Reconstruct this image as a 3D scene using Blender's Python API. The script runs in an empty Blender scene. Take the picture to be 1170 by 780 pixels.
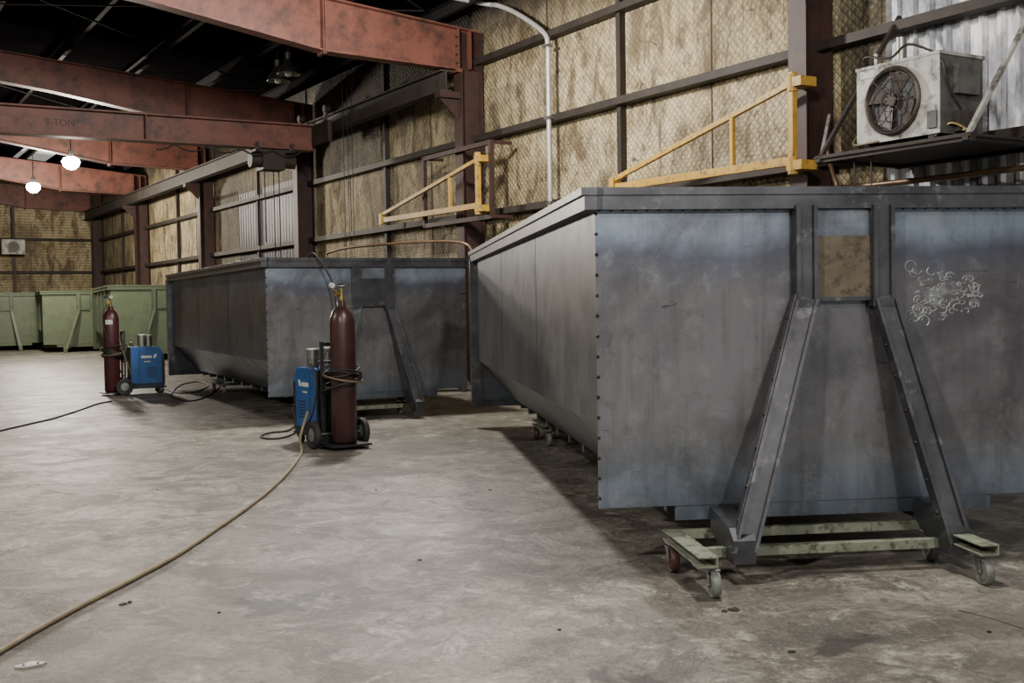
import bpy, bmesh, math, random
from mathutils import Vector, Matrix
random.seed(7)
V=Vector
# ------------------------------------------------------------ camera
CAMH=1.33; F=1300.0
PITCH=math.atan((390-346)/F); ROLL=-0.016
Rc=Matrix.Rotation(math.pi/2-PITCH,3,'X')@Matrix.Rotation(ROLL,3,'Z')
cd=bpy.data.cameras.new('camera'); cam=bpy.data.objects.new('camera',cd)
bpy.context.collection.objects.link(cam)
cam.matrix_world=Matrix.Translation((0,0,CAMH))@Rc.to_4x4()
cd.sensor_width=36; cd.lens=F/1170*36; cd.clip_end=300
bpy.context.scene.camera=cam
def ray(px,py):
    return Rc@V(((px-585)/F,(390-py)/F,-1))
def ground(px,py,z=0.0):
    r=ray(px,py); t=(z-CAMH)/r.z
    return V((r.x*t,r.y*t,z))
def atdepth(px,py,Y):
    r=ray(px,py); t=Y/r.y
    return V((r.x*t,Y,CAMH+r.z*t))
# ------------------------------------------------------------ materials
def srgb(r,g,b):
    f=lambda c:((c/255)/12.92 if c/255<=0.04045 else ((c/255+0.055)/1.055)**2.4)
    return (f(r),f(g),f(b),1)
class NT:
    def __init__(s,name):
        s.m=bpy.data.materials.new(name); s.m.use_nodes=True
        s.t=s.m.node_tree; s.n=s.t.nodes; s.l=s.t.links
        s.b=s.n['Principled BSDF']
        s.tc=s.n.new('ShaderNodeTexCoord'); s.co=s.tc.outputs['Object']
    def link(s,a,b): s.l.new(a,b)
    def mapping(s,scale=(1,1,1),rot=(0,0,0),src=None):
        n=s.n.new('ShaderNodeMapping'); n.inputs['Scale'].default_value=scale; n.inputs['Rotation'].default_value=rot
        s.link(src or s.co,n.inputs['Vector']); return n.outputs['Vector']
    def noise(s,scale,detail=5,rough=.6,vec=None,dist=0):
        n=s.n.new('ShaderNodeTexNoise'); n.inputs['Scale'].default_value=scale
        n.inputs['Detail'].default_value=detail; n.inputs['Roughness'].default_value=rough; n.inputs['Distortion'].default_value=dist
        s.link(vec or s.co,n.inputs['Vector']); return n.outputs['Fac']
    def ramp(s,fac,stops):
        n=s.n.new('ShaderNodeValToRGB'); e=n.color_ramp.elements
        e[0].position=stops[0][0]; e[0].color=stops[0][1]
        e[1].position=stops[-1][0]; e[1].color=stops[-1][1]
        for p,c in stops[1:-1]:
            x=e.new(p); x.color=c
        s.link(fac,n.inputs['Fac']); return n.outputs['Color']
    def mix(s,fac,a,b,mode='MIX'):
        n=s.n.new('ShaderNodeMix'); n.data_type='RGBA'; n.blend_type=mode
        for v,i in ((fac,0),(a,6),(b,7)):
            if isinstance(v,(int,float,tuple)): n.inputs[i].default_value=v
            else: s.link(v,n.inputs[i])
        return n.outputs[2]
    def math(s,op,a,b=0.0,clamp=False):
        n=s.n.new('ShaderNodeMath'); n.operation=op; n.use_clamp=clamp
        for v,i in ((a,0),(b,1)):
            if isinstance(v,(int,float)): n.inputs[i].default_value=v
            else: s.link(v,n.inputs[i])
        return n.outputs[0]
    def xyz(s,src=None):
        n=s.n.new('ShaderNodeSeparateXYZ'); s.link(src or s.co,n.inputs[0]); return n.outputs
    def bump(s,h,strength=.3,dist=.01):
        n=s.n.new('ShaderNodeBump'); n.inputs['Strength'].default_value=strength; n.inputs['Distance'].default_value=dist
        s.link(h,n.inputs['Height']); s.link(n.outputs[0],s.b.inputs['Normal'])
    def fin(s,col,rough=.6,metal=0.0,spec=None):
        if isinstance(col,tuple): s.b.inputs['Base Color'].default_value=col
        else: s.link(col,s.b.inputs['Base Color'])
        if isinstance(rough,(int,float)): s.b.inputs['Roughness'].default_value=rough
        else: s.link(rough,s.b.inputs['Roughness'])
        s.b.inputs['Metallic'].default_value=metal
        if spec is not None: s.b.inputs['Specular IOR Level'].default_value=spec
        return s.m
def K(v): return (v,v,v,1)
def worn(name,c1,c2,scale=6,rough=.6,metal=0.,bump=.15,c3=None,amt=(.45,.6),spec=None):
    t=NT(name)
    n=t.noise(scale,6,.65)
    col=t.ramp(n,[(.3,c1),(.7,c2)])
    if c3:
        n2=t.noise(scale*2.3,8,.7)
        f=t.ramp(n2,[(amt[0],K(0)),(amt[1],K(1))])
        col=t.mix(f,col,c3)
    t.bump(t.noise(scale*12,3),bump,.004)
    return t.fin(col,rough,metal,spec)

def steel_mat(name,dark=1.0,scuff=False):
    t=NT(name)
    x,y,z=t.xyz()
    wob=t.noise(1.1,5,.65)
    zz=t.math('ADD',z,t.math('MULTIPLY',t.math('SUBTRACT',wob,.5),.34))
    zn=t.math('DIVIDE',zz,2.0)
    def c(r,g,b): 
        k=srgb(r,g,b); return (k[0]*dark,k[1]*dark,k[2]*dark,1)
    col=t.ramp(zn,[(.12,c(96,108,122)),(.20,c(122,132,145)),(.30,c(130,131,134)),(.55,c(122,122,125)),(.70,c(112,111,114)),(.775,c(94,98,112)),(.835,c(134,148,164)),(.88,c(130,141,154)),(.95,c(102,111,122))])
    b1=t.noise(1.5,8,.66,dist=.6)
    col=t.mix(t.ramp(b1,[(.38,K(.65)),(.58,K(0))]),col,c(74,74,77))
    b2=t.noise(5,9,.76,dist=.3)
    col=t.mix(t.ramp(b2,[(.53,K(0)),(.70,K(.40))]),col,c(164,166,167))
    b3=t.noise(9,8,.75)
    col=t.mix(t.ramp(b3,[(.55,K(0)),(.68,K(.40))]),col,c(72,71,72))
    st=t.noise(3,6,.65,vec=t.mapping((5,5,.5)))
    col=t.mix(t.ramp(st,[(.50,K(0)),(.74,K(.45))]),col,c(76,74,73))
    sc=t.noise(4,5,.7,vec=t.mapping((.7,.7,22)))
    col=t.mix(t.ramp(sc,[(.64,K(0)),(.72,K(.38))]),col,c(160,160,160))
    sk=t.noise(2.2,4,.6,vec=t.mapping((.7,.7,4)),dist=1.0)
    col=t.mix(t.ramp(sk,[(.68,K(0)),(.72,K(.75))]),col,c(50,50,54))
    if scuff:
        dx=t.math('DIVIDE',t.math('SUBTRACT',x,.55),.24); dz=t.math('DIVIDE',t.math('SUBTRACT',z,1.34),.13)
        r2=t.math('ADD',t.math('MULTIPLY',dx,dx),t.math('MULTIPLY',dz,dz))
        r2=t.math('ADD',r2,t.math('MULTIPLY',t.noise(14,6,.7),1.6))
        col=t.mix(t.ramp(r2,[(.75,K(.8)),(1.8,K(0))]),col,c(166,170,175))
    rough=t.math('ADD',t.math('MULTIPLY',t.noise(4,6),.30),.24)
    t.bump(t.noise(1.6,3),.16,.025)
    return t.fin(col,rough,.55)
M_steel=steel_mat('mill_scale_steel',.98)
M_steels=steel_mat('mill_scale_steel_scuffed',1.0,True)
M_steeld=worn('hot_rolled_tube_steel',srgb(60,61,65),srgb(98,99,103),4,.34,.6,.05,srgb(138,139,141),(.56,.76))
M_side=steel_mat('shaded_side_steel',.54)  # same steel as the front, side shade darkened into the colour
M_brown=worn('bare_rusty_plate',srgb(98,89,74),srgb(122,111,92),9,.5,.35,.1,srgb(66,60,54),(.48,.66))
M_seam=worn('weld_seam',srgb(58,58,62),srgb(78,78,82),20,.5,.5)
M_weld=worn('weld_tack',srgb(34,30,31),srgb(70,64,64),30,.4,.6)
M_chalk=worn('grinder_scuff',srgb(150,154,158),srgb(188,191,193),30,.45,.5)
M_green=worn('olive_paint',srgb(64,76,52),srgb(82,94,68),3,.5,0,.1,srgb(50,58,42),(.53,.72))
M_greend=worn('olive_paint_frame',srgb(56,68,46),srgb(74,86,60),3,.5,0,.1)
M_dolly=worn('faded_green_paint',srgb(112,120,104),srgb(142,148,130),8,.6,.1,.2,srgb(80,74,60),(.52,.63))
M_rubber=worn('black_rubber',srgb(24,24,25),srgb(46,45,43),10,.75)
M_wheelg=worn('grey_caster_wheel',srgb(88,92,88),srgb(130,134,128),14,.55,.1)
M_wheelr=worn('red_caster_wheel',srgb(66,38,36),srgb(84,52,48),14,.5)
M_zinc=worn('zinc_plated_metal',srgb(110,110,106),srgb(150,148,142),15,.4,.8)
M_cyl=worn('maroon_cylinder_paint',srgb(52,33,32),srgb(68,43,41),3,.34,0,.1,srgb(36,27,27),(.50,.75))
M_cylr=worn('dark_red_cylinder_paint',srgb(58,27,29),srgb(74,36,38),3,.38,0,.1,srgb(42,24,26),(.52,.78))
M_brass=worn('brass_fitting',srgb(150,130,80),srgb(180,160,104),15,.35,.8)
M_label=worn('paper_label',srgb(180,180,172),srgb(205,205,198),15,.6,0,.05,srgb(90,90,90),(.56,.6))
M_blue=worn('blue_machine_paint',srgb(24,72,128),srgb(36,92,152),4,.4,0,.05,srgb(22,48,80),(.58,.75))
M_black=worn('black_plastic',srgb(20,20,22),srgb(34,34,36),10,.5)
M_hose=worn('beige_air_hose',srgb(112,100,80),srgb(138,124,100),10,.6)
M_cable=worn('black_cable',srgb(22,21,20),srgb(40,37,34),10,.6)
M_orangec=worn('tan_cable',srgb(90,78,58),srgb(108,94,70),10,.6)
M_red=worn('red_oxide_primer',srgb(96,57,47),srgb(120,73,60),1.3,.55,.05,.1,srgb(56,40,36),(.46,.68))
M_redd=worn('dark_red_oxide',srgb(52,35,31),srgb(68,45,39),2,.6,.05,.1,srgb(38,31,29),(.48,.7))
M_dark=worn('dark_rusted_steel',srgb(36,31,28),srgb(58,50,44),4,.65,.2,.1)
M_runway=worn('runway_grey_paint',srgb(42,37,33),srgb(62,55,49),2,.7,.1,.1,srgb(34,30,28),(.5,.7))
M_roof=worn('dark_roof_liner',srgb(9,8,9),srgb(16,15,16),1.2,1.0,spec=0.0)
M_purlin=worn('purlin_steel',srgb(24,21,22),srgb(38,34,34),3,.8,0,spec=.1)
M_yellow=worn('yellow_paint',srgb(170,130,44),srgb(194,156,66),5,.5,0,.1,srgb(100,78,42),(.53,.66))
M_pipe=worn('galvanised_conduit',srgb(160,160,156),srgb(190,188,182),8,.4,.3)
M_copper=worn('tan_pipe',srgb(108,86,66),srgb(134,110,86),8,.4,.5)
M_heater=worn('grey_enamel',srgb(140,140,134),srgb(184,183,176),3,.5,.1,.1,srgb(84,78,70),(.49,.64))
M_heaterd=worn('shaded_grimy_enamel',srgb(66,66,64),srgb(92,92,89),3,.5,.1,.1,srgb(46,43,41),(.48,.64))  # heater enamel with its side's shade put into the colour, plus grime
M_grille=worn('heater_grille',srgb(60,54,48),srgb(84,76,68),12,.5,.5)
M_fan=worn('dark_fan_blade',srgb(44,38,35),srgb(64,56,50),12,.5,.3)
M_white=worn('white_paint',srgb(190,190,185),srgb(215,215,210),8,.5)

def insul_mat(name,tint=1.0):
    t=NT(name); x,y,z=t.xyz()
    a=t.math('MULTIPLY',t.math('ADD',x,z),math.pi/.105)
    b=t.math('MULTIPLY',t.math('SUBTRACT',x,z),math.pi/.105)
    sa=t.math('ABSOLUTE',t.math('SINE',a)); sb=t.math('ABSOLUTE',t.math('SINE',b))
    d=t.math('MINIMUM',sa,sb)
    line=t.ramp(d,[(.05,K(.6)),(.45,K(0))])
    c=lambda r,g,b:(lambda k:(k[0]*tint,k[1]*tint,k[2]*tint,1))(srgb(r,g,b))
    n1=t.noise(.8,8,.68,dist=.5)
    col=t.ramp(n1,[(.30,c(150,134,98)),(.45,c(190,174,134)),(.60,c(216,203,166)),(.75,c(168,152,114))])
    st=t.noise(2.0,8,.74,vec=t.mapping((1.4,1.4,.55)),dist=.6)
    col=t.mix(t.ramp(st,[(.46,K(0)),(.60,K(.92))]),col,c(98,83,60))
    sp=t.noise(11,7,.75)
    col=t.mix(t.ramp(sp,[(.51,K(0)),(.64,K(.7))]),col,c(104,90,66))
    dk=t.noise(2.6,8,.72,dist=1.4)
    col=t.mix(t.ramp(dk,[(.57,K(0)),(.66,K(.88))]),col,c(50,42,33))
    dr=t.noise(4,6,.65,vec=t.mapping((2.2,2.2,.18)))
    col=t.mix(t.ramp(dr,[(.60,K(0)),(.70,K(.7))]),col,c(78,64,46))
    col=t.mix(line,col,c(108,94,70))
    big=t.noise(.40,3,.5)
    col=t.mix(t.ramp(big,[(.48,K(0)),(.68,K(.65))]),col,c(88,76,57))
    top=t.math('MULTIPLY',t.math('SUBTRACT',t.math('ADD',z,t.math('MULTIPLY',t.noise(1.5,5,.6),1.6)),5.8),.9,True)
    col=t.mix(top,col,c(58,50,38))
    t.bump(t.math('ADD',d,t.math('MULTIPLY',t.noise(3,4),4.0)),.7,.02)
    return t.fin(col,.7)
M_ins=insul_mat('foil_wire_insulation',.86)
M_insd=insul_mat('stained_insulation',.26)
def corr_mat(name,c1,c2,c3):
    t=NT(name)
    n=t.noise(1.6,7,.7,vec=t.mapping((1.5,1.5,.6)))
    col=t.ramp(n,[(.36,c1),(.5,c2),(.62,c3)])
    n2=t.noise(5,8,.7)
    col=t.mix(t.ramp(n2,[(.55,K(0)),(.66,K(.7))]),col,c1)
    return t.fin(col,.5,.3)
M_corr=corr_mat('bare_corrugated_sheet',srgb(90,92,98),srgb(156,158,164),srgb(226,226,224))
M_corrd=corr_mat('dark_corrugated_sheet',srgb(26,27,28),srgb(36,38,40),srgb(54,56,58))
def floor_mat():
    t=NT('stained_concrete')
    n1=t.noise(.55,9,.65,dist=.6)
    col=t.ramp(n1,[(.30,srgb(86,82,74)),(.46,srgb(120,115,105)),(.58,srgb(142,137,126)),(.74,srgb(104,99,90))])
    n2=t.noise(1.7,12,.76,dist=1.2)
    col=t.mix(t.ramp(n2,[(.47,K(0)),(.56,K(.8))]),col,srgb(74,70,64))
    n3=t.noise(3.5,12,.80,dist=.6)
    col=t.mix(t.ramp(n3,[(.53,K(0)),(.61,K(.8))]),col,srgb(178,173,162))
    n4=t.noise(3.7,10,.78,dist=1.5)
    col=t.mix(t.ramp(n4,[(.52,K(0)),(.60,K(.75))]),col,srgb(66,62,56))
    n5=t.noise(24,8,.85)
    col=t.mix(t.ramp(n5,[(.48,K(0)),(.60,K(.7))]),col,srgb(72,68,61))
    n8=t.noise(60,6,.8)
    col=t.mix(t.ramp(n8,[(.56,K(0)),(.64,K(.5))]),col,srgb(182,177,166))
    n6=t.noise(.3,7,.7)
    col=t.mix(t.ramp(n6,[(.49,K(0)),(.58,K(.6))]),col,srgb(78,74,67))
    o=t.noise(1.1,6,.65,dist=.5)
    col=t.mix(t.ramp(o,[(.61,K(0)),(.65,K(.8))]),col,srgb(42,40,37))
    t.bump(t.math('ADD',t.noise(25,8,.7),t.math('MULTIPLY',n2,1.5)),.45,.012)
    r=t.math('ADD',t.math('MULTIPLY',n2,.45),.28)
    return t.fin(col,r,0,.45)
M_floor=floor_mat()
def emis(name,col,s):
    t=NT(name); t.b.inputs['Emission Color'].default_value=col; t.b.inputs['Emission Strength'].default_value=s
    return t.fin(col,.5)
M_glow=emis('lit_lamp_glass',(1,.95,.86,1),90)
M_sky=emis('skylight_panel',(.75,.78,.75,1),.35)
# ------------------------------------------------------------ builder
class B:
    def __init__(s,name,M=None):
        s.name=name; s.bm=bmesh.new(); s.mats=[]; s.M=M or Matrix.Identity(4)
    def mi(s,m):
        if m not in s.mats: s.mats.append(m)
        return s.mats.index(m)
    def faces(s,vs,fs,m,smooth=False):
        i=s.mi(m); bv=[s.bm.verts.new(v) for v in vs]
        for f in fs:
            try:
                fc=s.bm.faces.new([bv[k] for k in f]); fc.material_index=i; fc.smooth=smooth
            except ValueError: pass
    def box(s,lo,hi,m,R=None,piv=None):
        x0,y0,z0=lo; x1,y1,z1=hi
        vs=[V(p) for p in ((x0,y0,z0),(x1,y0,z0),(x1,y1,z0),(x0,y1,z0),(x0,y0,z1),(x1,y0,z1),(x1,y1,z1),(x0,y1,z1))]
        if R is not None:
            pv=V(piv) if piv is not None else (vs[0]+vs[6])/2
            vs=[R@(v-pv)+pv for v in vs]
        s.faces(vs,[(3,2,1,0),(4,5,6,7),(0,1,5,4),(1,2,6,5),(2,3,7,6),(3,0,4,7)],m)
    def frame(s,a,b,up=(0,0,1)):
        a=V(a);b=V(b); d=(b-a).normalized(); u=V(up)
        if abs(d.dot(u))>.98: u=V((0,1,0))
        x=d.cross(u).normalized(); z=x.cross(d).normalized()
        return a,b,d,x,z
    def beam(s,a,b,w,h,m,up=(0,0,1)):
        a,b,d,x,z=s.frame(a,b,up)
        c=[(-w/2,-h/2),(w/2,-h/2),(w/2,h/2),(-w/2,h/2)]
        vs=[a+x*p+z*q for p,q in c]+[b+x*p+z*q for p,q in c]
        s.faces(vs,[(0,1,2,3),(7,6,5,4),(4,5,1,0),(5,6,2,1),(6,7,3,2),(7,4,0,3)],m)
    def ibeam(s,a,b,w,h,t,m,up=(0,0,1)):
        a,b,d,x,z=s.frame(a,b,up)
        o=z*(h/2-t/2)
        s.beam(a+o,b+o,w,t,m,up); s.beam(a-o,b-o,w,t,m,up); s.beam(a,b,t,h-2*t,m,up)
    def channel(s,a,b,w,h,t,m,up=(0,0,1),side=1):
        a,b,d,x,z=s.frame(a,b,up)
        s.beam(a+x*side*(w/2-t/2),b+x*side*(w/2-t/2),t,h,m,up)
        o=z*(h/2-t/2); q=-x*side*t/2
        s.beam(a+o+q,b+o+q,w-t,t,m,up); s.beam(a-o+q,b-o+q,w-t,t,m,up)
    def cyl(s,a,b,r,m,seg=20,r2=None,smooth=True):
        a,b,d,x,z=s.frame(a,b); r2=r if r2 is None else r2
        vs=[]
        for k in range(seg):
            t=2*math.pi*k/seg; e=x*math.cos(t)+z*math.sin(t)
            vs.append(a+e*r)
        for k in range(seg):
            t=2*math.pi*k/seg; e=x*math.cos(t)+z*math.sin(t)
            vs.append(b+e*r2)
        s.faces(vs,[(k,(k+1)%seg,seg+(k+1)%seg,seg+k) for k in range(seg)],m,smooth)
        s.faces(vs[:seg],[tuple(range(seg))[::-1]],m); s.faces(vs[seg:],[tuple(range(seg))],m)
    def lathe(s,prof,c,m,axis=(0,0,1),seg=28):
        c=V(c); ax=V(axis).normalized(); a,b,d,x,z=s.frame(c,c+ax)
        vs=[];n=len(prof)
        for r,h in prof:
            for k in range(seg):
                t=2*math.pi*k/seg
                vs.append(c+ax*h+(x*math.cos(t)+z*math.sin(t))*max(r,1e-4))
        fs=[(i*seg+k,i*seg+(k+1)%seg,(i+1)*seg+(k+1)%seg,(i+1)*seg+k) for i in range(n-1) for k in range(seg)]
        s.faces(vs,fs,m,True)
    def torus(s,c,R,r,m,axis=(0,0,1),seg=32,ts=10):
        c=V(c); a,b,d,x,z=s.frame(c,c+V(axis))
        pts=[c+(x*math.cos(2*math.pi*k/seg)+z*math.sin(2*math.pi*k/seg))*R for k in range(seg)]
        s.tube(pts,r,m,ts,True)
    def tube(s,pts,r,m,ts=8,closed=False):
        pts=[V(p) for p in pts]; n=len(pts)
        vs=[]; prev=None
        for i in range(n):
            if closed: d=(pts[(i+1)%n]-pts[i-1])
            else: d=pts[min(i+1,n-1)]-pts[max(i-1,0)]
            if d.length<1e-9: d=V((0,0,1))
            d.normalize()
            if prev is None:
                u=V((0,0,1)) if abs(d.z)<.9 else V((1,0,0))
                x=d.cross(u).normalized()
            else:
                x=(prev-d*prev.dot(d)).normalized()
            prev=x; y=d.cross(x)
            for k in range(ts):
                t=2*math.pi*k/ts; vs.append(pts[i]+(x*math.cos(t)+y*math.sin(t))*r)
        fs=[]
        for i in range(n if closed else n-1):
            j=(i+1)%n
            for k in range(ts):
                fs.append((i*ts+k,i*ts+(k+1)%ts,j*ts+(k+1)%ts,j*ts+k))
        if not closed: fs+= [tuple(range(ts))[::-1], tuple((n-1)*ts+k for k in range(ts))]
        s.faces(vs,fs,m,True)
    def prism(s,poly,ext,m):
        p=[V(q) for q in poly]; e=V(ext); n=len(p)
        s.faces(p+[q+e for q in p],[tuple(range(n))[::-1],tuple(range(n,2*n))]+[(k,(k+1)%n,n+(k+1)%n,n+k) for k in range(n)],m)
    def blob(s,c,r,m,sub=1,sc=(1,1,1)):
        i=s.mi(m); g=bmesh.ops.create_icosphere(s.bm,subdivisions=sub,radius=r)
        for v in g['verts']:
            v.co=V((v.co.x*sc[0],v.co.y*sc[1],v.co.z*sc[2]))+V(c)
        for f in {f for v in g['verts'] for f in v.link_faces}: f.material_index=i; f.smooth=True
    def done(s,bevel=0,parent=None):
        bmesh.ops.recalc_face_normals(s.bm,faces=s.bm.faces)
        me=bpy.data.meshes.new(s.name); s.bm.to_mesh(me); s.bm.free()
        for m in s.mats: me.materials.append(m)
        o=bpy.data.objects.new(s.name,me); bpy.context.collection.objects.link(o)
        o.matrix_world=s.M
        if bevel:
            b=o.modifiers.new('bevel','BEVEL'); b.width=bevel; b.segments=2; b.limit_method='ANGLE'; b.angle_limit=math.radians(50)
        if parent: 
            o.parent=parent; o.matrix_parent_inverse=parent.matrix_world.inverted()
        return o
def cat(pts,n=10,closed=False):
    pts=[V(p) for p in pts]; out=[]
    P=[pts[0]*2-pts[1]]+pts+[pts[-1]*2-pts[-2]]
    for i in range(1,len(P)-2):
        for k in range(n):
            t=k/n; a,b,c,d=P[i-1],P[i],P[i+1],P[i+2]
            out.append(.5*((2*b)+(c-a)*t+(2*a-5*b+4*c-d)*t*t+(3*b-a-3*c+d)*t**3))
    out.append(pts[-1]); return out
def place(x,y,ang,z=0):
    return Matrix.Translation((x,y,z))@Matrix.Rotation(ang,4,'Z')
# ------------------------------------------------------------ building frame
d_=V((-.5165,.8563,0)).normalized(); p_=V((-d_.y,d_.x,0))
W0=V((3.46,12.5,0))
MB=Matrix(((d_.x,p_.x,0,W0.x),(d_.y,p_.y,0,W0.y),(0,0,1,0),(0,0,0,1)))
BAY=7.6; U0,U1=-24.0,38.0; VW=23.0; EAVE=6.2; SL=.09
RID=VW/2
def roofz(v): return EAVE+SL*(v if v<RID else VW-v)
def toB(P): return MB.inverted()@V(P)
b=B('floor',MB); b.box((U0-.5,-.5,-.2),(U1+.5,VW+.5,0),M_floor); b.done()
IE=-.75
prof=[(0,0),(.10,0),(.13,.035),(.17,.035)]
b=B('wall_right',MB)
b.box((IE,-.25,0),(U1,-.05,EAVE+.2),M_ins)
vs=[];us=[];u=IE
while u>U0:
    for a,h in prof: us.append((u-a,h))
    u-=.2
for a,h in us: vs+= [(a,-.1+h,0),(a,-.1+h,EAVE+.2)]
b.faces(vs,[(2*i,2*i+2,2*i+3,2*i+1) for i in range(len(us)-1)],M_corr)
b.box((U0,-.25,0),(IE,-.12,EAVE+.2),M_corrd)
b.done()
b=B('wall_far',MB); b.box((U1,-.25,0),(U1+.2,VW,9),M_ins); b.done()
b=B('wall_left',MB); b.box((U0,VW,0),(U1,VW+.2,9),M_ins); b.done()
b=B('wall_back',MB)
b.box((U0-.2,0,4.6),(U0,VW,9),M_insd); b.box((U0-.2,0,0),(U0,3,4.6),M_insd); b.box((U0-.2,VW-3,0),(U0,VW,4.6),M_insd)
b.done()
b=B('ceiling',MB)
b.prism([(U0,-.3,EAVE),(U0,RID,EAVE+SL*RID),(U0,VW+.3,EAVE),(U0,VW+.3,EAVE+.15),(U0,RID,EAVE+.15+SL*RID),(U0,-.3,EAVE+.15)],(U1-U0+.2,0,0),M_roof)
b.done()
q=toB(atdepth(42,171,37.5)); b=B('window_skylight',MB)
b.prism([(q.x-1.6,q.y-.5,roofz(q.y-.5)-.03),(q.x+1.6,q.y-.5,roofz(q.y-.5)-.03),(q.x+1.6,q.y+.5,roofz(q.y+.5)-.03),(q.x-1.6,q.y+.5,roofz(q.y+.5)-.03)],(0,0,.02),M_sky)
b.done()
b=B('trim_wall_sheets',MB)
b.box((-.75,-.05,2.9),(-.2,-.03,EAVE),M_insd)
b.box((20.6,-.05,.2),(23.4,-.02,4.4),M_insd)
b.box((15.6,-.05,4.3),(22.6,-.02,EAVE),M_insd)
b.box((8.0,-.05,5.35),(15.0,-.02,EAVE),M_insd)
b.box((11.6,-.05,4.1),(15.0,-.025,5.3),M_insd)
u=20.6; vs=[]; us=[]
while u>16.0:
    for a,h in prof: us.append((u-a,h*.4))
    u-=.2
for a,h in us: vs+=[(a,-.03+h,.4),(a,-.03+h,4.3)]
b.faces(vs,[(2*i,2*i+2,2*i+3,2*i+1) for i in range(len(us)-1)],M_corrd)
b.done()
b=B('trim_girts',MB)
for z in (1.55,2.8,4.05,5.3):
    b.channel((U0,.06,z),(U1,.06,z),.16,.10,.012,M_dark,side=-1)
for k in range(-3,6):
    um=k*BAY+3.7
    if U0<um<U1: b.beam((um,.0,0),(um,.0,EAVE),.09,.1,M_dark)
for k in range(-1,5):
    for uu in (1.9,5.6):
        um=k*BAY+uu
        if 0<um<U1-.3: b.beam((um,-.048,0),(um,-.048,EAVE),.016,.016,M_dark)
for z in (1.3,2.8,4.05):
    b.beam((U1-.08,0,z),(U1-.08,VW,z),.12,.1,M_dark)
for v in (3.2,6.4,9.6,12.8): b.beam((U1-.06,v,0),(U1-.06,v,6.3),.14,.12,M_redd)
b.done()
def portal(u,name='portal_frame'):
    b=B(name,MB)
    w=.26;t=.018; zb=5.15
    def top(v): return roofz(v)-.42
    ct=top(0)
    b.box((u-w/2,.02,0),(u+w/2,.02+t,ct),M_redd); b.box((u-w/2,.40,0),(u+w/2,.40+t,zb),M_redd)
    b.box((u-.01,.02,0),(u+.01,.41,ct),M_redd)
    b.box((u-.22,.0,0),(u+.22,.46,.03),M_redd)
    s0=2.75
    P=[(0.40,zb),(s0,zb+.07),(5.4,5.66),(RID,top(RID)-.40)]
    T=[(0.02,ct),(s0,top(s0)),(5.4,top(5.4)),(RID,top(RID))]
    for mir in (False,True):
        f=(lambda v:VW-v) if mir else (lambda v:v)
        web=[(u-.01,f(v),z) for v,z in [(0.02,zb)]+P]+[(u-.01,f(v),z) for v,z in reversed(T)]
        b.prism(web,(.02,0,0),M_red)
        for i in range(len(P)-1):
            b.beam((u,f(P[i][0]),P[i][1]),(u,f(P[i+1][0]),P[i+1][1]),w,.025,M_red)
        for i in range(len(T)-1):
            b.beam((u,f(T[i][0]),T[i][1]),(u,f(T[i+1][0]),T[i+1][1]),w,.025,M_red)
        for v in (.22,.44,s0,s0+.03):
            b.box((u-w/2,min(f(v),f(v+.018)),zb+.02),(u+w/2,max(f(v),f(v+.018)),top(v)),M_red)
        b.box((u-w/2-.01,min(f(.4),f(.5)),zb-.05),(u+w/2+.01,max(f(.4),f(.5)),zb),M_red)
        for i in range(4):
            for q in (-.09,.09): 
                b.cyl((u+q,f(.45),zb+.1+i*.14),(u+q,f(.49),zb+.1+i*.14),.018,M_dark,6)
    b.box((u-w/2,VW-.4,0),(u+w/2,VW-.38,zb),M_redd); b.box((u-.01,VW-.4,0),(u+.01,VW-.02,ct),M_redd)
    b.done()
for k in range(-2,6): portal(k*BAY if k<5 else U1-.35)
b=B('trim_purlins',MB)
v=.7
while v<VW:
    z=roofz(v)-.2
    b.channel((U0,v,z),(U1,v,z),.08,.2,.012,M_purlin); v+=1.5
for k in range(-2,5):
    b.cyl((k*BAY,1,EAVE-.15),((k+1)*BAY,11,EAVE+.6),.015,M_purlin,6); b.cyl((k*BAY,11,EAVE+.6),((k+1)*BAY,1,EAVE-.15),.015,M_purlin,6)
b.done()
b=B('crane_runway_beam',MB)
rz=4.95
b.ibeam((BAY-.1,.68,rz),(U1-.6,.68,rz),.20,.34,.025,M_runway)
for k in range(1,5): b.box((k*BAY-.1,.42,rz-.27),(k*BAY+.1,.80,rz-.17),M_redd); b.prism([(k*BAY-.01,.42,rz-.27),(k*BAY-.01,.76,rz-.27),(k*BAY-.01,.42,rz-.60)],(.02,0,0),M_redd)
b.done()
q=toB((-4.07,23,0)); uc=q.x
b=B('overhead_crane_bridge',MB)
b.ibeam((uc,.90,4.70),(uc,VW-.5,4.70),.34,.52,.035,M_red)
for vv in (4.2,7.5,10,13): b.box((uc-.16,vv,4.46),(uc+.16,vv+.02,4.94),M_red)
b.box((uc-.9,.84,4.55),(uc+.9,.92,4.95),M_dark)
for du in (-.7,.7): b.cyl((uc+du,.80,5.20),(uc+du,.92,5.20),.07,M_dark,16); b.box((uc+du-.05,.86,4.9),(uc+du+.05,.91,5.2),M_dark)
pts=[]
for i in range(25): pts.append((uc-.22,1.2+i*.12,4.40-.12*abs(math.sin(i*.6))))
b.tube(pts,.018,M_cable,6)
cb=b.done(.004)
tx=bpy.data.curves.new('capacity_text','FONT'); tx.body='5-TON'; tx.size=.17; tx.extrude=.001; tx.materials.append(M_redd)
to=bpy.data.objects.new('capacity_text',tx); bpy.context.collection.objects.link(to)
pos=MB@V((uc-.022,5.95,4.64))
xa=-p_; za=-d_; ya=V((0,0,1))
to.matrix_world=Matrix(((xa.x,ya.x,za.x,pos.x),(xa.y,ya.y,za.y,pos.y),(xa.z,ya.z,za.z,pos.z),(0,0,0,1)))
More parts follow.
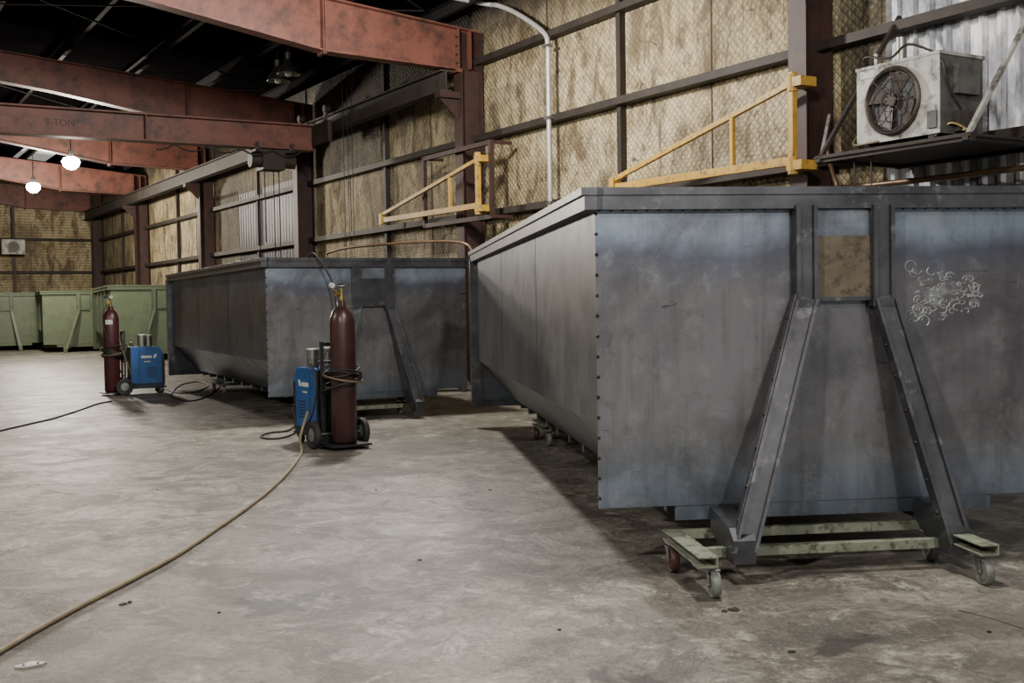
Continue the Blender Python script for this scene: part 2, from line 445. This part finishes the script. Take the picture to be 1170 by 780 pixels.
to.parent=cb; to.matrix_parent_inverse=cb.matrix_world.inverted()
b=B('chain_hoist',MB)
hv=1.75
b.box((uc-.2,hv-.4,4.36),(uc+.2,hv+.4,4.41),M_dark)
b.cyl((uc,hv-.45,4.22),(uc,hv+.45,4.22),.15,M_dark,20); b.box((uc-.2,hv-.2,4.02),(uc+.2,hv+.25,4.36),M_dark)
for dv in (-.35,.35):
    b.box((uc-.2,hv+dv-.03,4.36),(uc-.18,hv+dv+.03,4.55),M_dark); b.box((uc+.18,hv+dv-.03,4.36),(uc+.2,hv+dv+.03,4.55),M_dark)
for du,dv,zb in ((-.1,-.1,1.9),(.1,-.06,2.2),(-.12,.2,2.6),(.1,.24,2.0)):
    b.tube([(uc+du,hv+dv,4.1),(uc+du,hv+dv,zb)],.010,M_dark,6)
b.box((uc-.18,hv-.16,1.75),(uc-.02,hv-.04,2.0),M_dark)
b.torus((uc+.1,hv+.24,1.95),.07,.018,M_dark,(1,0,0),16,6)
b.done()
# ------------------------------------------------------------ bins
def make_bin(name,M,L,ms,md,mf,raw=False,chalk=False):
    b=B(name,M); W=1.22; H=1.87; CX=.03
    b.box((-W,0,.31),(W,.008,1.80),ms)
    b.box((-.83,.008,.235),(.83,.02,.33),ms)
    for s in (-1,1):
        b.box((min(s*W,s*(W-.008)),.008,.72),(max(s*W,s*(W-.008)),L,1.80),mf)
        b.prism([(s*W,.008,.74),(s*(W-.01),.008,.74),(s*.81,.008,.31),(s*.83,.008,.30)],(0,L-.008,0),mf)
        for yy in ((2.1,4.2) if raw else ()):
            b.box((min(s*W,s*(W+.002)),yy,.75),(max(s*W,s*(W+.002)),yy+.010,1.78),M_seam)
        if not raw:
            k=1
            while k*1.2<L: b.box((min(s*W,s*(W+.05)),k*1.2,.72),(max(s*W,s*(W+.05)),k*1.2+.06,1.78),md); k+=1
        b.box((s*.48-.05,-.1,.20),(s*.48+.05,L,.30),md)
        fx=CX+(-.63 if s<0 else .44)
        px_=CX+s*.2
        a=V((px_+s*.005,-.04,1.33)); e=V((fx,-.33,.14))
        b.prism([(fx-.055,-.37,.09),(fx-.055,-.22,.09),(fx-.055,.0,.2),(fx-.055,.0,.30),(fx-.055,-.30,.25),(fx-.055,-.37,.2)],(.11,0,0),md)
        b.box((px_-.055,-.055,1.30),(px_+.055,0,1.79),md)
        b.box((px_-.055,-.075,1.30),(px_-.035,-.055,1.79),md); b.box((px_+.035,-.075,1.30),(px_+.055,-.055,1.79),md)
        b.beam(a,e,.115,.05,md,up=(0,-1,.2))
        a2=a+V((0,-.03,0))
        for q in (-.05,.05): b.beam(a2+V((q,0,-.01)),e+V((q,-.03,0)),.016,.035,md,up=(0,-1,.2))
        b.box((px_-.062,-.08,1.285),(px_+.062,0,1.325),md)
        b.box((s*W-.05+s*.02,L-.02,.23),(s*W+.05+s*.02,L+.09,1.80),md)
        b.box((s*W-.045+s*.015,-.05,1.775),(s*W+.045+s*.015,L+.09,H),md)
        b.box((s*W-.055+s*.022,-.062,1.845),(s*W+.055+s*.022,L+.1,H+.012),md)
        if raw:
            for tt in (.08,.2,.33,.47,.6,.75,.88):
                P=(a+V((0,-.02,0))).lerp(e+V((0,-.02,0)),tt)
                b.blob(P+V((-.058,.015,0)),.011,M_weld,2); b.blob(P+V((.058,.015,0)),.011,M_weld,2)
            for i in range(15):
                b.blob((s*(W-.004),-.003,.36+i*.1),.009,M_weld,2)
            for i in range(16): b.blob((s*(.30+i*.06),-.003,1.774),.006,M_weld,1,(1.6,1,1))
            for zz in (1.38,1.5,1.62): b.blob((CX+s*.147,-.03,zz),.008,M_weld,1)
    b.box((-W,-.05,1.775),(W,.04,H),md)
    b.box((-W,-.062,1.845),(W,.05,H+.012),md)
    b.box((-W,L,1.775),(W,L+.09,H),md)
    b.box((-W-.05,L,.23),(W+.05,L+.09,.33),md)
    b.box((-W,L-.01,.3),(W,L,1.8),mf)
    b.box((-.83,.01,.30),(.83,L,.31),mf)
    k=0
    while k*.6+.3<L: 
        b.box((-.8,k*.6+.3,.225),(.8,k*.6+.36,.30),md); k+=1
    b.box((CX-.146,-.02,1.64),(CX+.146,0,1.77),ms)
    b.box((CX-.146,-.03,1.335),(CX+.146,0,1.64),M_brown if raw and chalk else md)
    b.box((CX-.15,-.045,1.315),(CX+.15,0,1.335),md)
    if chalk:
        rnd=random.Random(3)
        for cl in range(90):
            cx=.40+rnd.random()**1.4*.38; cz=1.34+(rnd.random()-.5)*.27*(1.2-(cx-.40)*1.9); r=.008+rnd.random()*.024
            a0=rnd.random()*6.28; sp=1 if rnd.random()<.5 else -1; asp=rnd.uniform(.4,1)
            pts=[(cx+r*math.cos(a0+sp*q*.5),-.0005,cz+r*math.sin(a0+sp*q*.5)*asp) for q in range(int(5+rnd.random()*7))]
            b.tube(pts,rnd.uniform(.002,.0045),M_chalk,6)
    return b.done(.004)
A1=math.radians(6.8); L1=6.6
x1=V((math.cos(A1),math.sin(A1),0)); c1=V((.415,5.58,0)); o1=c1+x1*1.22
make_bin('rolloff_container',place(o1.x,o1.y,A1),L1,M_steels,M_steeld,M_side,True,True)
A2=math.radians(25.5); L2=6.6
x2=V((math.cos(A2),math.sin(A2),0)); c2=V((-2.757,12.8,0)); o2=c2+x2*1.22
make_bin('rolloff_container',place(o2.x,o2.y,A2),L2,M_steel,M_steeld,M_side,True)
def gbin(px,py,deg,L):
    g=ground(px,py); a=math.radians(deg); x=V((math.cos(a),math.sin(a),0)); o=g+x*1.22
    make_bin('green_rolloff_container',place(o.x,o.y,a,-.09)@Matrix.Scale(1.08,4,(0,0,1)),L,M_green,M_greend,M_green)
gbin(128,413,24,5.5)
gbin(50,403,25,5)
gbin(-40,402,25,5)
# ------------------------------------------------------------ dollies
def dolly(M,yc=0,name='caster_dolly',xr=.41):
    b=B(name,M); r=.06
    for sx in (-.87,xr):
        b.channel((sx,yc-.62,.165),(sx,yc+.02,.165),.09,.05,.008,M_dolly)
        for j,yy in enumerate((-.56,-.06)):
            y=yc+yy; sh=(.035 if sx<0 else -.01) if j==0 else -.02; wm=M_wheelr if (sx<0 and j==1) else M_wheelg
            b.box((sx-.045,y-.05,.132),(sx+.045,y+.05,.14),M_zinc)
            b.cyl((sx,y,.132),(sx,y,.118),.03,M_zinc,16)
            cx=sx+sh; cy=y-.03
            for q in (-.026,.026):
                b.prism([(cx+q-.002,y-.025,.122),(cx+q-.002,y+.025,.122),(cx+q-.002,cy+.014,.05),(cx+q-.002,cy-.014,.05)],(.004,0,0),M_zinc)
            b.box((cx-.03,y-.03,.118),(cx+.03,y+.03,.124),M_zinc)
            b.lathe([(.012,-.019),(.04,-.019),(.044,-.014),(.054,-.02),(r,-.013),(r,.013),(.054,.02),(.044,.014),(.04,.019),(.012,.019)],(cx,cy,r),wm,(1,0,0.0),28)
            b.cyl((cx-.033,cy,r),(cx+.033,cy,r),.009,M_zinc,10)
    b.box((-.83,yc-.25,.10),(xr-.04,yc-.20,.145),M_dolly)
    b.box((-.83,yc-.02,.145),(xr-.04,yc+.02,.19),M_dolly)
    return b.done(.002)
M1=place(o1.x,o1.y,A1); M2=place(o2.x,o2.y,A2)
dolly(M1@Matrix.Translation((.02,.0,0)),xr=.455); dolly(M1@Matrix.Translation((.12,5.5,0))); 
dolly(M2@Matrix.Translation((.05,.35,0))); dolly(M2@Matrix.Translation((.12,5.6,0)))
# ------------------------------------------------------------ welding carts
def cylinder_obj(M,mc):
    b=B('gas_cylinder',M)
    b.lathe([(0,.055),(.105,.055),(.118,.07),(.118,1.17),(.112,1.22),(.09,1.28),(.06,1.315),(.042,1.33),(.042,1.37),(.03,1.38)],(0,0,0),mc,seg=36)
    b.cyl((0,0,1.37),(0,0,1.42),.024,M_brass,16)
    b.cyl((0,0,1.42),(0,0,1.50),.016,M_brass,14); b.torus((0,0,1.51),.034,.008,M_zinc,seg=20,ts=8)
    for t in (0,1.57): 
        b.tube([(.034*math.cos(t),.034*math.sin(t),1.51),(-.034*math.cos(t),-.034*math.sin(t),1.51)],.005,M_zinc,6)
    b.cyl((0,0,1.44),(0,-.08,1.44),.014,M_brass,12); b.cyl((0,-.07,1.44),(0,-.11,1.44),.028,M_brass,20)
    b.cyl((.0,-.09,1.45),(.045,-.10,1.50),.006,M_brass,8); b.cyl((.045,-.12,1.52),(.045,-.09,1.52),.026,M_label,20)
    b.cyl((-.045,-.12,1.52),(-.045,-.09,1.52),.024,M_black,20); b.cyl((0,-.09,1.45),(-.045,-.10,1.50),.006,M_brass,8)
    b.tube(cat([(-.03,-.10,1.42),(-.08,-.14,1.25),(-.06,-.15,1.0),(.05,-.14,.8),(.12,-.08,.7)],6),.007,M_cable)
    seg=7; vs=[]
    for i in range(seg+1):
        t=math.radians(-120+i*8)
        for z in (1.10,1.17): vs.append((.1195*math.cos(t),.1195*math.sin(t),z))
    b.faces(vs,[(2*i,2*i+2,2*i+3,2*i+1) for i in range(seg)],M_label)
    return b.done()
def cart(M,mirror=1,xe=.80):
    s=mirror
    b=B('welding_machine',M)
    b.box((-.17,-.2,.03),(.16,.2,.05),M_black); b.box((.16,-.17,.09),(xe+.03,.17,.115),M_black)
    b.box((.14,-.17,.03),(.17,.17,.115),M_black)
    for y in (-.17,.17): b.beam((.17,y*.8,.1),(.17,y*.8,1.0),.03,.03,M_black)
    b.box((.155,-.15,.95),(.185,.15,.99),M_black); b.box((.155,-.15,.5),(.185,.15,.54),M_black)
    y0,y1=-.17,.17; x0=.26
    b.prism([(x0,y0,.12),(xe,y0,.12),(xe,y0,.60),(xe-.06,y0,.72),(xe-.1,y0,.74),(x0,y0,.74)],(0,y1-y0,0),M_blue)
    b.box((x0-.015,y0+.01,.14),(x0+.002,y1-.01,.73),M_black)
    for i in range(9): b.box((x0-.022,y0+.04,.2+i*.035),(x0-.012,y1-.04,.215+i*.035),M_grille)
    b.box((x0+.02,y0-.004,.13),(xe,y1+.004,.17),M_black); b.box((xe-.04,y0-.004,.17),(xe+.005,y1+.004,.6),M_black)
    xm=(x0+xe)/2
    for sd in (y0-.003,y1-.001):
        b.box((xm-.10,sd,.56),(xm+.06,sd+.004,.60),M_white)
        b.prism([(xm+.08,sd,.56),(xm+.12,sd,.56),(xm+.14,sd,.62),(xm+.10,sd,.62)],(0,.004,0),M_white)
        b.box((xm-.06,sd,.50),(xm+.04,sd+.004,.515),M_label)
        for i in range(6): b.box((xm-.02,sd,.26+i*.03),(xm+.14,sd+.004,.27+i*.03),M_black)
        b.box((xm-.13,sd,.19),(xm-.125,sd+.004,.73),M_black)
    for y in (-.06,.06): b.cyl((xe,y,.45),(xe+.03,y,.45),.02,M_black,14)
    b.tube([(x0+.04,-.12,.74),(x0+.04,-.12,.80),(x0+.04,.12,.80),(x0+.04,.12,.74)],.011,M_black)
    b.cyl((x0+.18,-.06,.745),(x0+.18,-.06,.92),.06,M_zinc,20); b.cyl((x0+.18,-.06,.92),(x0+.18,-.06,.935),.063,M_white,20)
    b.cyl((x0+.30,.05,.745),(x0+.30,.05,.91),.06,M_zinc,20); b.torus((x0+.30,.05,.84),.061,.004,M_zinc)
    b.cyl((x0+.30,.05,.91),(x0+.30,.05,.92),.063,M_white,20)
    for y in (-.25,.25):
        b.lathe([(.02,-.022),(.075,-.022),(.085,-.015),(.10,-.028),(.125,-.024),(.13,-.01),(.13,.01),(.125,.024),(.10,.028),(.085,.015),(.075,.022),(.02,.022)],(.14,y,.131),M_rubber,(0,1,0),32)
        b.lathe([(.0,-.026),(.03,-.026),(.078,-.020),(.078,.020),(.03,.026),(.0,.026)],(.14,y,.131),M_wheelg,(0,1,0),24)
    b.cyl((.14,-.28,.131),(.14,.28,.131),.012,M_zinc,10)
    xc=xe-.05
    for y in (-.12,.12):
        b.cyl((xc,y-.015,.046),(xc,y+.015,.046),.045,M_rubber,18); b.box((xc-.02,y-.022,.05),(xc+.02,y-.017,.095),M_zinc); b.box((xc-.02,y+.017,.05),(xc+.02,y+.022,.095),M_zinc)
        b.box((xc-.04,y-.03,.088),(xc+.04,y+.03,.094),M_zinc)
    rr=random.Random(5)
    for i in range(7):
        c=(0.02+rr.uniform(-.01,.01),rr.uniform(-.01,.01),.60+i*.020)
        ax=V((rr.uniform(-.3,.3),rr.uniform(-.3,.3),1))
        b.torus(c,.155+rr.random()*.03,.010,M_orangec if i==3 else M_cable,ax,36,8)
    y=-s*.24
    b.tube(cat([(.28,-s*.17,.72),(.2,y,.8),(.12,-s*.22,.6),(.16,y,.35),(.3,-s*.26,.2),(.5,-s*.25,.1),(xe-.05,-s*.2,.35)],8),.009,M_cable)
    b.tube(cat([(.28,.1,.6),(.16,.1,.9),(.1,-.13,.85),(.16,-.2,.6),(.26,-.2,.3)],8),.008,M_orangec)
    return b.done(.003)
cy=ground(394,512); a=math.atan2(.83,-.56)
MC=place(cy.x,cy.y,a); cylinder_obj(MC@Matrix.Rotation(1.6,4,'Z'),M_cyl); cart(MC,-1,.76)
cy2=ground(129,451); MC2=place(cy2.x,cy2.y,math.radians(28)); cylinder_obj(MC2@Matrix.Rotation(-.4,4,'Z'),M_cylr); cart(MC2,-1,.76)
def floorhose(name,pts,r,m,extra=None):
    P=[ground(x,y,r) for x,y in pts]
    if extra: P=[V(e) for e in extra]+P
    b=B(name); b.tube(cat(P,10),r,m,8); return b.done()
hp=MC@V((.28,.24,.34)); hq=MC@V((.24,.34,.10))
floorhose('air_hose',[(345,516),(331,537),(310,558),(282,580),(250,602),(205,632),(150,662),(95,690),(40,720),(-30,760),(-150,820)],.013,M_hose,[hp,hq])
floorhose('power_cable',[(128,458),(112,461),(92,468),(60,478),(25,486),(-20,497),(-80,515)],.010,M_cable)
floorhose('ground_cable',[(182,440),(196,447),(212,449),(228,446),(238,440),(226,436),(206,440),(196,452),(215,458),(238,452),(252,441)],.009,M_cable)
floorhose('whip_cable',[(345,488),(334,496),(322,500),(306,501),(298,498),(310,494),(328,492),(338,486)],.010,M_cable)
b=B('draped_cable')
b.tube(cat([M2@V((-.75,.3,1.7)),M2@V((-.72,.02,1.905)),M2@V((-.66,-.10,1.90)),M2@V((-.50,-.16,1.60)),M2@V((-.46,-.20,1.2)),M2@V((-.45,-.3,.7)),M2@V((-.5,-.5,.2)),M2@V((-.6,-.9,.02)),M2@V((-.9,-1.3,.02))],8),.010,M_cable); b.done()
b=B('floor_debris')
for px,py,s in ((35,760,.035),(48,758,.02),(22,762,.02),(140,690,.022),(148,688,.015),(838,697,.035),(828,699,.02),(905,745,.015),(640,720,.010),(480,640,.012),(560,560,.012),(1130,722,.012),(250,700,.010),(700,610,.012),(430,560,.012),(180,560,.012)):
    g=ground(px,py); rr=random.Random(px)
    n=6; pts=[(g.x+s*math.cos(k*6.28/n)*rr.uniform(.4,1.2),g.y+s*math.sin(k*6.28/n)*rr.uniform(.4,1.2),.001) for k in range(n)]
    b.prism(pts,(0,0,.005),M_label if px<60 else M_dark)
b.tube(cat([ground(1095,697,.0),ground(1130,706,.0),ground(1165,717,.0),ground(1200,729,.0)],5),.003,M_dark,6)
b.done()
g=ground(520,447)
b=B('steel_stock_stack',place(g.x,g.y,math.radians(8)))
for i in range(5): b.box((-.55,.10*i-.1,.08),(.22,.10*i-.04,.14),M_steeld)
for x in (-.4,.08): b.box((x,-.15,0),(x+.08,.45,.08),M_dark)
for i in range(3): b.box((-.5,.12*i-.05,.145),(.2,.12*i+.03,.165),M_brown)
b.done()
b=B('hanging_wires')
for px,dy in ((394,0),(399,.1),(404,.25)):
    P=atdepth(px,240,20.5+dy); zt=roofz(toB(P).y)-.02
    b.tube([(P.x,P.y,.02),(P.x,P.y,zt)],.006,M_cable,6)
b.done()
# ------------------------------------------------------------ yellow jibs
def jib(u,z,L,Hh,v=.62,name='wall_jib_crane'):
    b=B(name,MB)
    b.beam((u+.0,v,z),(u+L,v,z+.02),.06,.09,M_yellow)
    b.beam((u,v,z+Hh-.06),(u+L,v,z+.12),.05,.06,M_yellow)
    b.beam((u+.02,v,z-.12),(u+.02,v,z+Hh+.05),.07,.07,M_yellow)
    b.beam((u+.95,v,z+.04),(u+.95,v,z+Hh*.68),.05,.05,M_yellow)
    for zz in (z-.05,z+Hh-.06):
        b.box((u-.14,.43,zz-.05),(u+.08,.66,zz+.05),M_yellow)
        b.cyl((u+.02,v,zz-.09),(u+.02,v,zz+.09),.055,M_yellow,16)
    b.box((u+L-.05,v-.05,z-.06),(u+L+.05,v+.05,z+.14),M_yellow)
    b.cyl((u+L*.75,v-.02,z-.12),(u+L*.75,v+.02,z-.12),.05,M_dark,12)
    b.done(.003)
jib(-.15,2.78,3.2,.88); jib(BAY-1.0,2.86,3.6,.78)
b=B('red_wall_frame',MB)
v=.5; ua,ub=BAY-1.2,BAY+1.1
for z in (2.68,3.83): b.beam((ua,v,z),(ub,v,z),.06,.07,M_redd)
for u in (ua,ub): b.beam((u,v,2.65),(u,v,3.86),.06,.07,M_redd)
for u in (ua,ub):
    for z in (2.68,3.83): b.beam((u,.14,z),(u,v,z),.05,.05,M_redd)
b.done()
b=B('wall_conduit',MB)
pu=toB(atdepth(629,200,17.2)).x-.25
b.tube(cat([(pu,.18,.3),(pu,.18,2),(pu,.18,4.6),(pu,.18,5.1),(pu+.10,.19,5.32),(pu+.7,.22,5.70),(pu+1.2,.3,5.95),(pu+1.5,.6,6.05),(pu+1.5,3,6.2)],8),.038,M_pipe,10)
for z in (1.5,2.8,4.05,5.1): b.box((pu-.07,.14,z-.02),(pu+.07,.23,z+.02),M_zinc)
b.done()
# ------------------------------------------------------------ unit heater
b=B('unit_heater',MB)
u0,u1=-2.38,-1.46; v0,v1=.55,1.12; z0,z1=2.74,3.44
b.box((u0,v0,z0),(u1,v1,z1),M_heaterd)
b.box((u0-.01,v0-.02,z1-.02),(u1+.01,v1+.015,z1+.01),M_heater)
b.box((u0+.0,v1,z0+.0),(u1-.0,v1+.01,z1-.0),M_heater)
cu,cz=(u0+u1)/2+.03,(z0+z1)/2-.0
b.box((u1-.22,v1+.01,z1-.10),(u1-.05,v1+.015,z1-.03),M_label); b.box((u0+.02,v1+.01,z0+.05),(u0+.12,v1+.03,z0+.2),M_heaterd)
b.lathe([(.30,0),(.31,.03),(.29,.05),(.27,.03),(.26,-.03)],(cu,v1+.01,cz),M_grille,(0,1,0),36)
b.cyl((cu,v1+.012,cz),(cu,v1+.016,cz),.27,M_black,32)
for r in (.10,.19,.27): b.torus((cu,v1+.065,cz),r,.004,M_grille,(0,1,0),32,6)
for k in range(8):
    t=k*math.pi/4; b.tube([(cu+.04*math.cos(t),v1+.065,cz+.04*math.sin(t)),(cu+.29*math.cos(t),v1+.05,cz+.29*math.sin(t))],.004,M_grille,5)
for k in range(4):
    t=k*math.pi/2+.4; c,s=math.cos(t),math.sin(t)
    b.faces([(cu+.04*c-.03*s,v1+.02,cz+.04*s+.03*c),(cu+.24*c-.10*s,v1+.02,cz+.24*s+.10*c),(cu+.24*c+.10*s,v1+.045,cz+.24*s-.10*c),(cu+.04*c+.03*s,v1+.03,cz+.04*s-.03*c)],[(0,1,2,3)],M_fan)
b.cyl((cu,v1+.015,cz),(cu,v1+.06,cz),.06,M_fan,16)
b.box((u0-.06,v0+.2,z0+.02),(u0-.01,v0+.4,z0+.2),M_grille)
b.box((u0-.05,v0+.1,z0+.35),(u0-.003,v0+.40,z0+.6),M_heaterd)
b.cyl((u1-.2,v0+.2,z1),(u1-.2,v0+.2,z1+.30),.05,M_zinc,14); b.cyl((u1-.05,v1-.2,z1),(u1-.05,v1-.2,z1+.16),.02,M_zinc,10)
b.tube(cat([(u1-.05,v1-.05,z1),(u1-.1,v1,z1+.10),(u1-.4,v1+.02,z1+.04),(u1-.6,v1+.02,z1+.12),(u0+.1,v1-.1,z1+.01)],6),.012,M_cable)
b.tube(cat([(u0+.1,v1-.05,z1),(u0-.03,v1,z1-.1),(u0-.04,v1-.05,z0+.4),(u0-.05,v0+.3,z0+.15)],6),.01,M_cable)
b.tube(cat([(u1+.02,v1-.3,z0+.5),(u1+.1,v1-.2,z0+.2),(u1+.05,v1,z0+.02),(u1-.3,v1+.06,z0-.0)],6),.01,M_orangec)
pa,pb=-2.75,-1.0
b.box((pa,.0,2.66),(pb,1.22,2.68),M_dark)
for v in (.05,1.17): b.beam((pa,v,2.66),(pb,v,2.66),.06,.07,M_dark)
for u in (pa+.05,pb-.05): b.beam((u,0,2.66),(u,1.22,2.66),.06,.06,M_dark)
for u in (pa+.05,pb-.05): b.beam((u,1.17,2.69),(u,.05,4.15),.04,.04,M_heater if u<-2 else M_dark)
b.beam((pb-.05,1.17,2.68),(pb+.75,.2,3.28),.03,.03,M_heater)
for u in (u0+.1,u1-.1): b.box((u-.03,v0,2.68),(u+.03,v1,2.75),M_dark)
b.tube(cat([(pb-1.3,1.1,2.72),(pb-1.4,1.0,2.83),(pb-1.55,.9,2.72),(pb-1.6,1.1,2.74)],6),.012,M_brass)
b.tube([(-1.4,1.1,2.66),(-1.4,1.1,2.35)],.01,M_cable,6); b.tube([(-1.6,1.1,2.66),(-1.6,1.1,2.2)],.008,M_cable,6)
b.done(.004)
b=B('gas_pipe',MB)
b.tube(cat([(-.2,.22,3.0),(-.35,.22,2.55),(-.6,.22,2.48),(-3,.22,2.46),(-7.3,.22,2.46)],6),.03,M_copper,10)
b.tube([(-.9,.25,2.3),(-7.3,.25,2.3)],.025,M_dark,10); b.done()
b=B('pipe_guard_rail')
g1=atdepth(400,283,17.0); g2=atdepth(440,279,16.6); g3=atdepth(520,276,15.9); g4=atdepth(540,285,15.8); 
b.tube(cat([(g1.x-.55,g1.y+1.2,0.0),(g1.x-.55,g1.y+1.2,1.9),(g1.x-.4,g1.y+1.0,g1.z),g2,g3,(g4.x,g4.y,g4.z-.05),(g4.x+.02,g4.y,g4.z-.4),(g4.x+.02,g4.y,0)],8),.02,M_copper,8)
b.done()
# ------------------------------------------------------------ lamps
def highbay(P,lit,power=0,name='high_bay_lamp',warm=(1,.9,.76),bare=False):
    b=B(name,Matrix.Translation(P)); 
    ztop=roofz(toB(P).y)-.01-P[2]
    if bare:
        b.cyl((0,0,.05),(0,0,.22),.06,M_dark,14); b.cyl((0,0,.22),(0,0,ztop),.012,M_dark,8)
        b.lathe([(.0,-.24),(.09,-.22),(.17,-.15),(.205,-.06),(.17,.02),(.09,.055),(.03,.06)],(0,0,0),M_glow,seg=24)
    else:
        b.lathe([(.06,.26),(.075,.22),(.10,.18),(.17,.10),(.21,.0),(.215,-.02),(.205,-.02),(.165,.085),(.09,.17),(.0,.175)],(0,0,0),M_zinc,seg=28)
        b.cyl((0,0,.24),(0,0,.38),.06,M_zinc,18); b.cyl((0,0,.38),(0,0,ztop),.012,M_dark,8)
        b.lathe([(.0,-.06),(.05,-.045),(.07,0),(.06,.05),(.03,.09),(.03,.17)],(0,0,0),M_glow if lit else M_white,seg=20)
    o=b.done()
    if power:
        ld=bpy.data.lights.new('lamp_light','POINT'); ld.energy=power; ld.color=warm; ld.shadow_soft_size=.22
        lo=bpy.data.objects.new('lamp_light',ld); bpy.context.collection.objects.link(lo)
        lo.location=V(P)+V((0,0,-.50 if bare else -.32)); lo.parent=o; lo.matrix_parent_inverse=o.matrix_world.inverted()
P=atdepth(81,182,26.5); highbay(tuple(P),True,1200,bare=True)
P=atdepth(38,211,33.5); highbay(tuple(P),True,1500,bare=True)
P=atdepth(318,92,21.5); highbay(tuple(P),False)
P=atdepth(330,84,21.0); highbay(tuple(P),False)
for (u,v,e) in ((3.5,3.8,1450),(-4.5,5.5,900),(-7,12,1400),(-14,8,1300),(3,13,750)):
    P=MB@V((u,v,5.45)); highbay(tuple(P),True,e,warm=(1,.95,.88))
b=B('far_wall_fan_heater',MB)
b.box((37.2,2.9,3.45),(37.5,3.7,4.0),M_heater); b.cyl((37.2,3.3,3.72),(37.17,3.3,3.72),.2,M_grille,20); b.torus((37.18,3.3,3.72),.21,.02,M_heater,(1,0,0),24,8)
b.beam((37.35,3.3,4.0),(37.35,3.3,5.2),.04,.04,M_dark)
b.done()
w=bpy.data.worlds.new('world'); bpy.context.scene.world=w; w.use_nodes=True
bg=w.node_tree.nodes['Background']; bg.inputs[0].default_value=(.90,.95,1,1); bg.inputs[1].default_value=.9
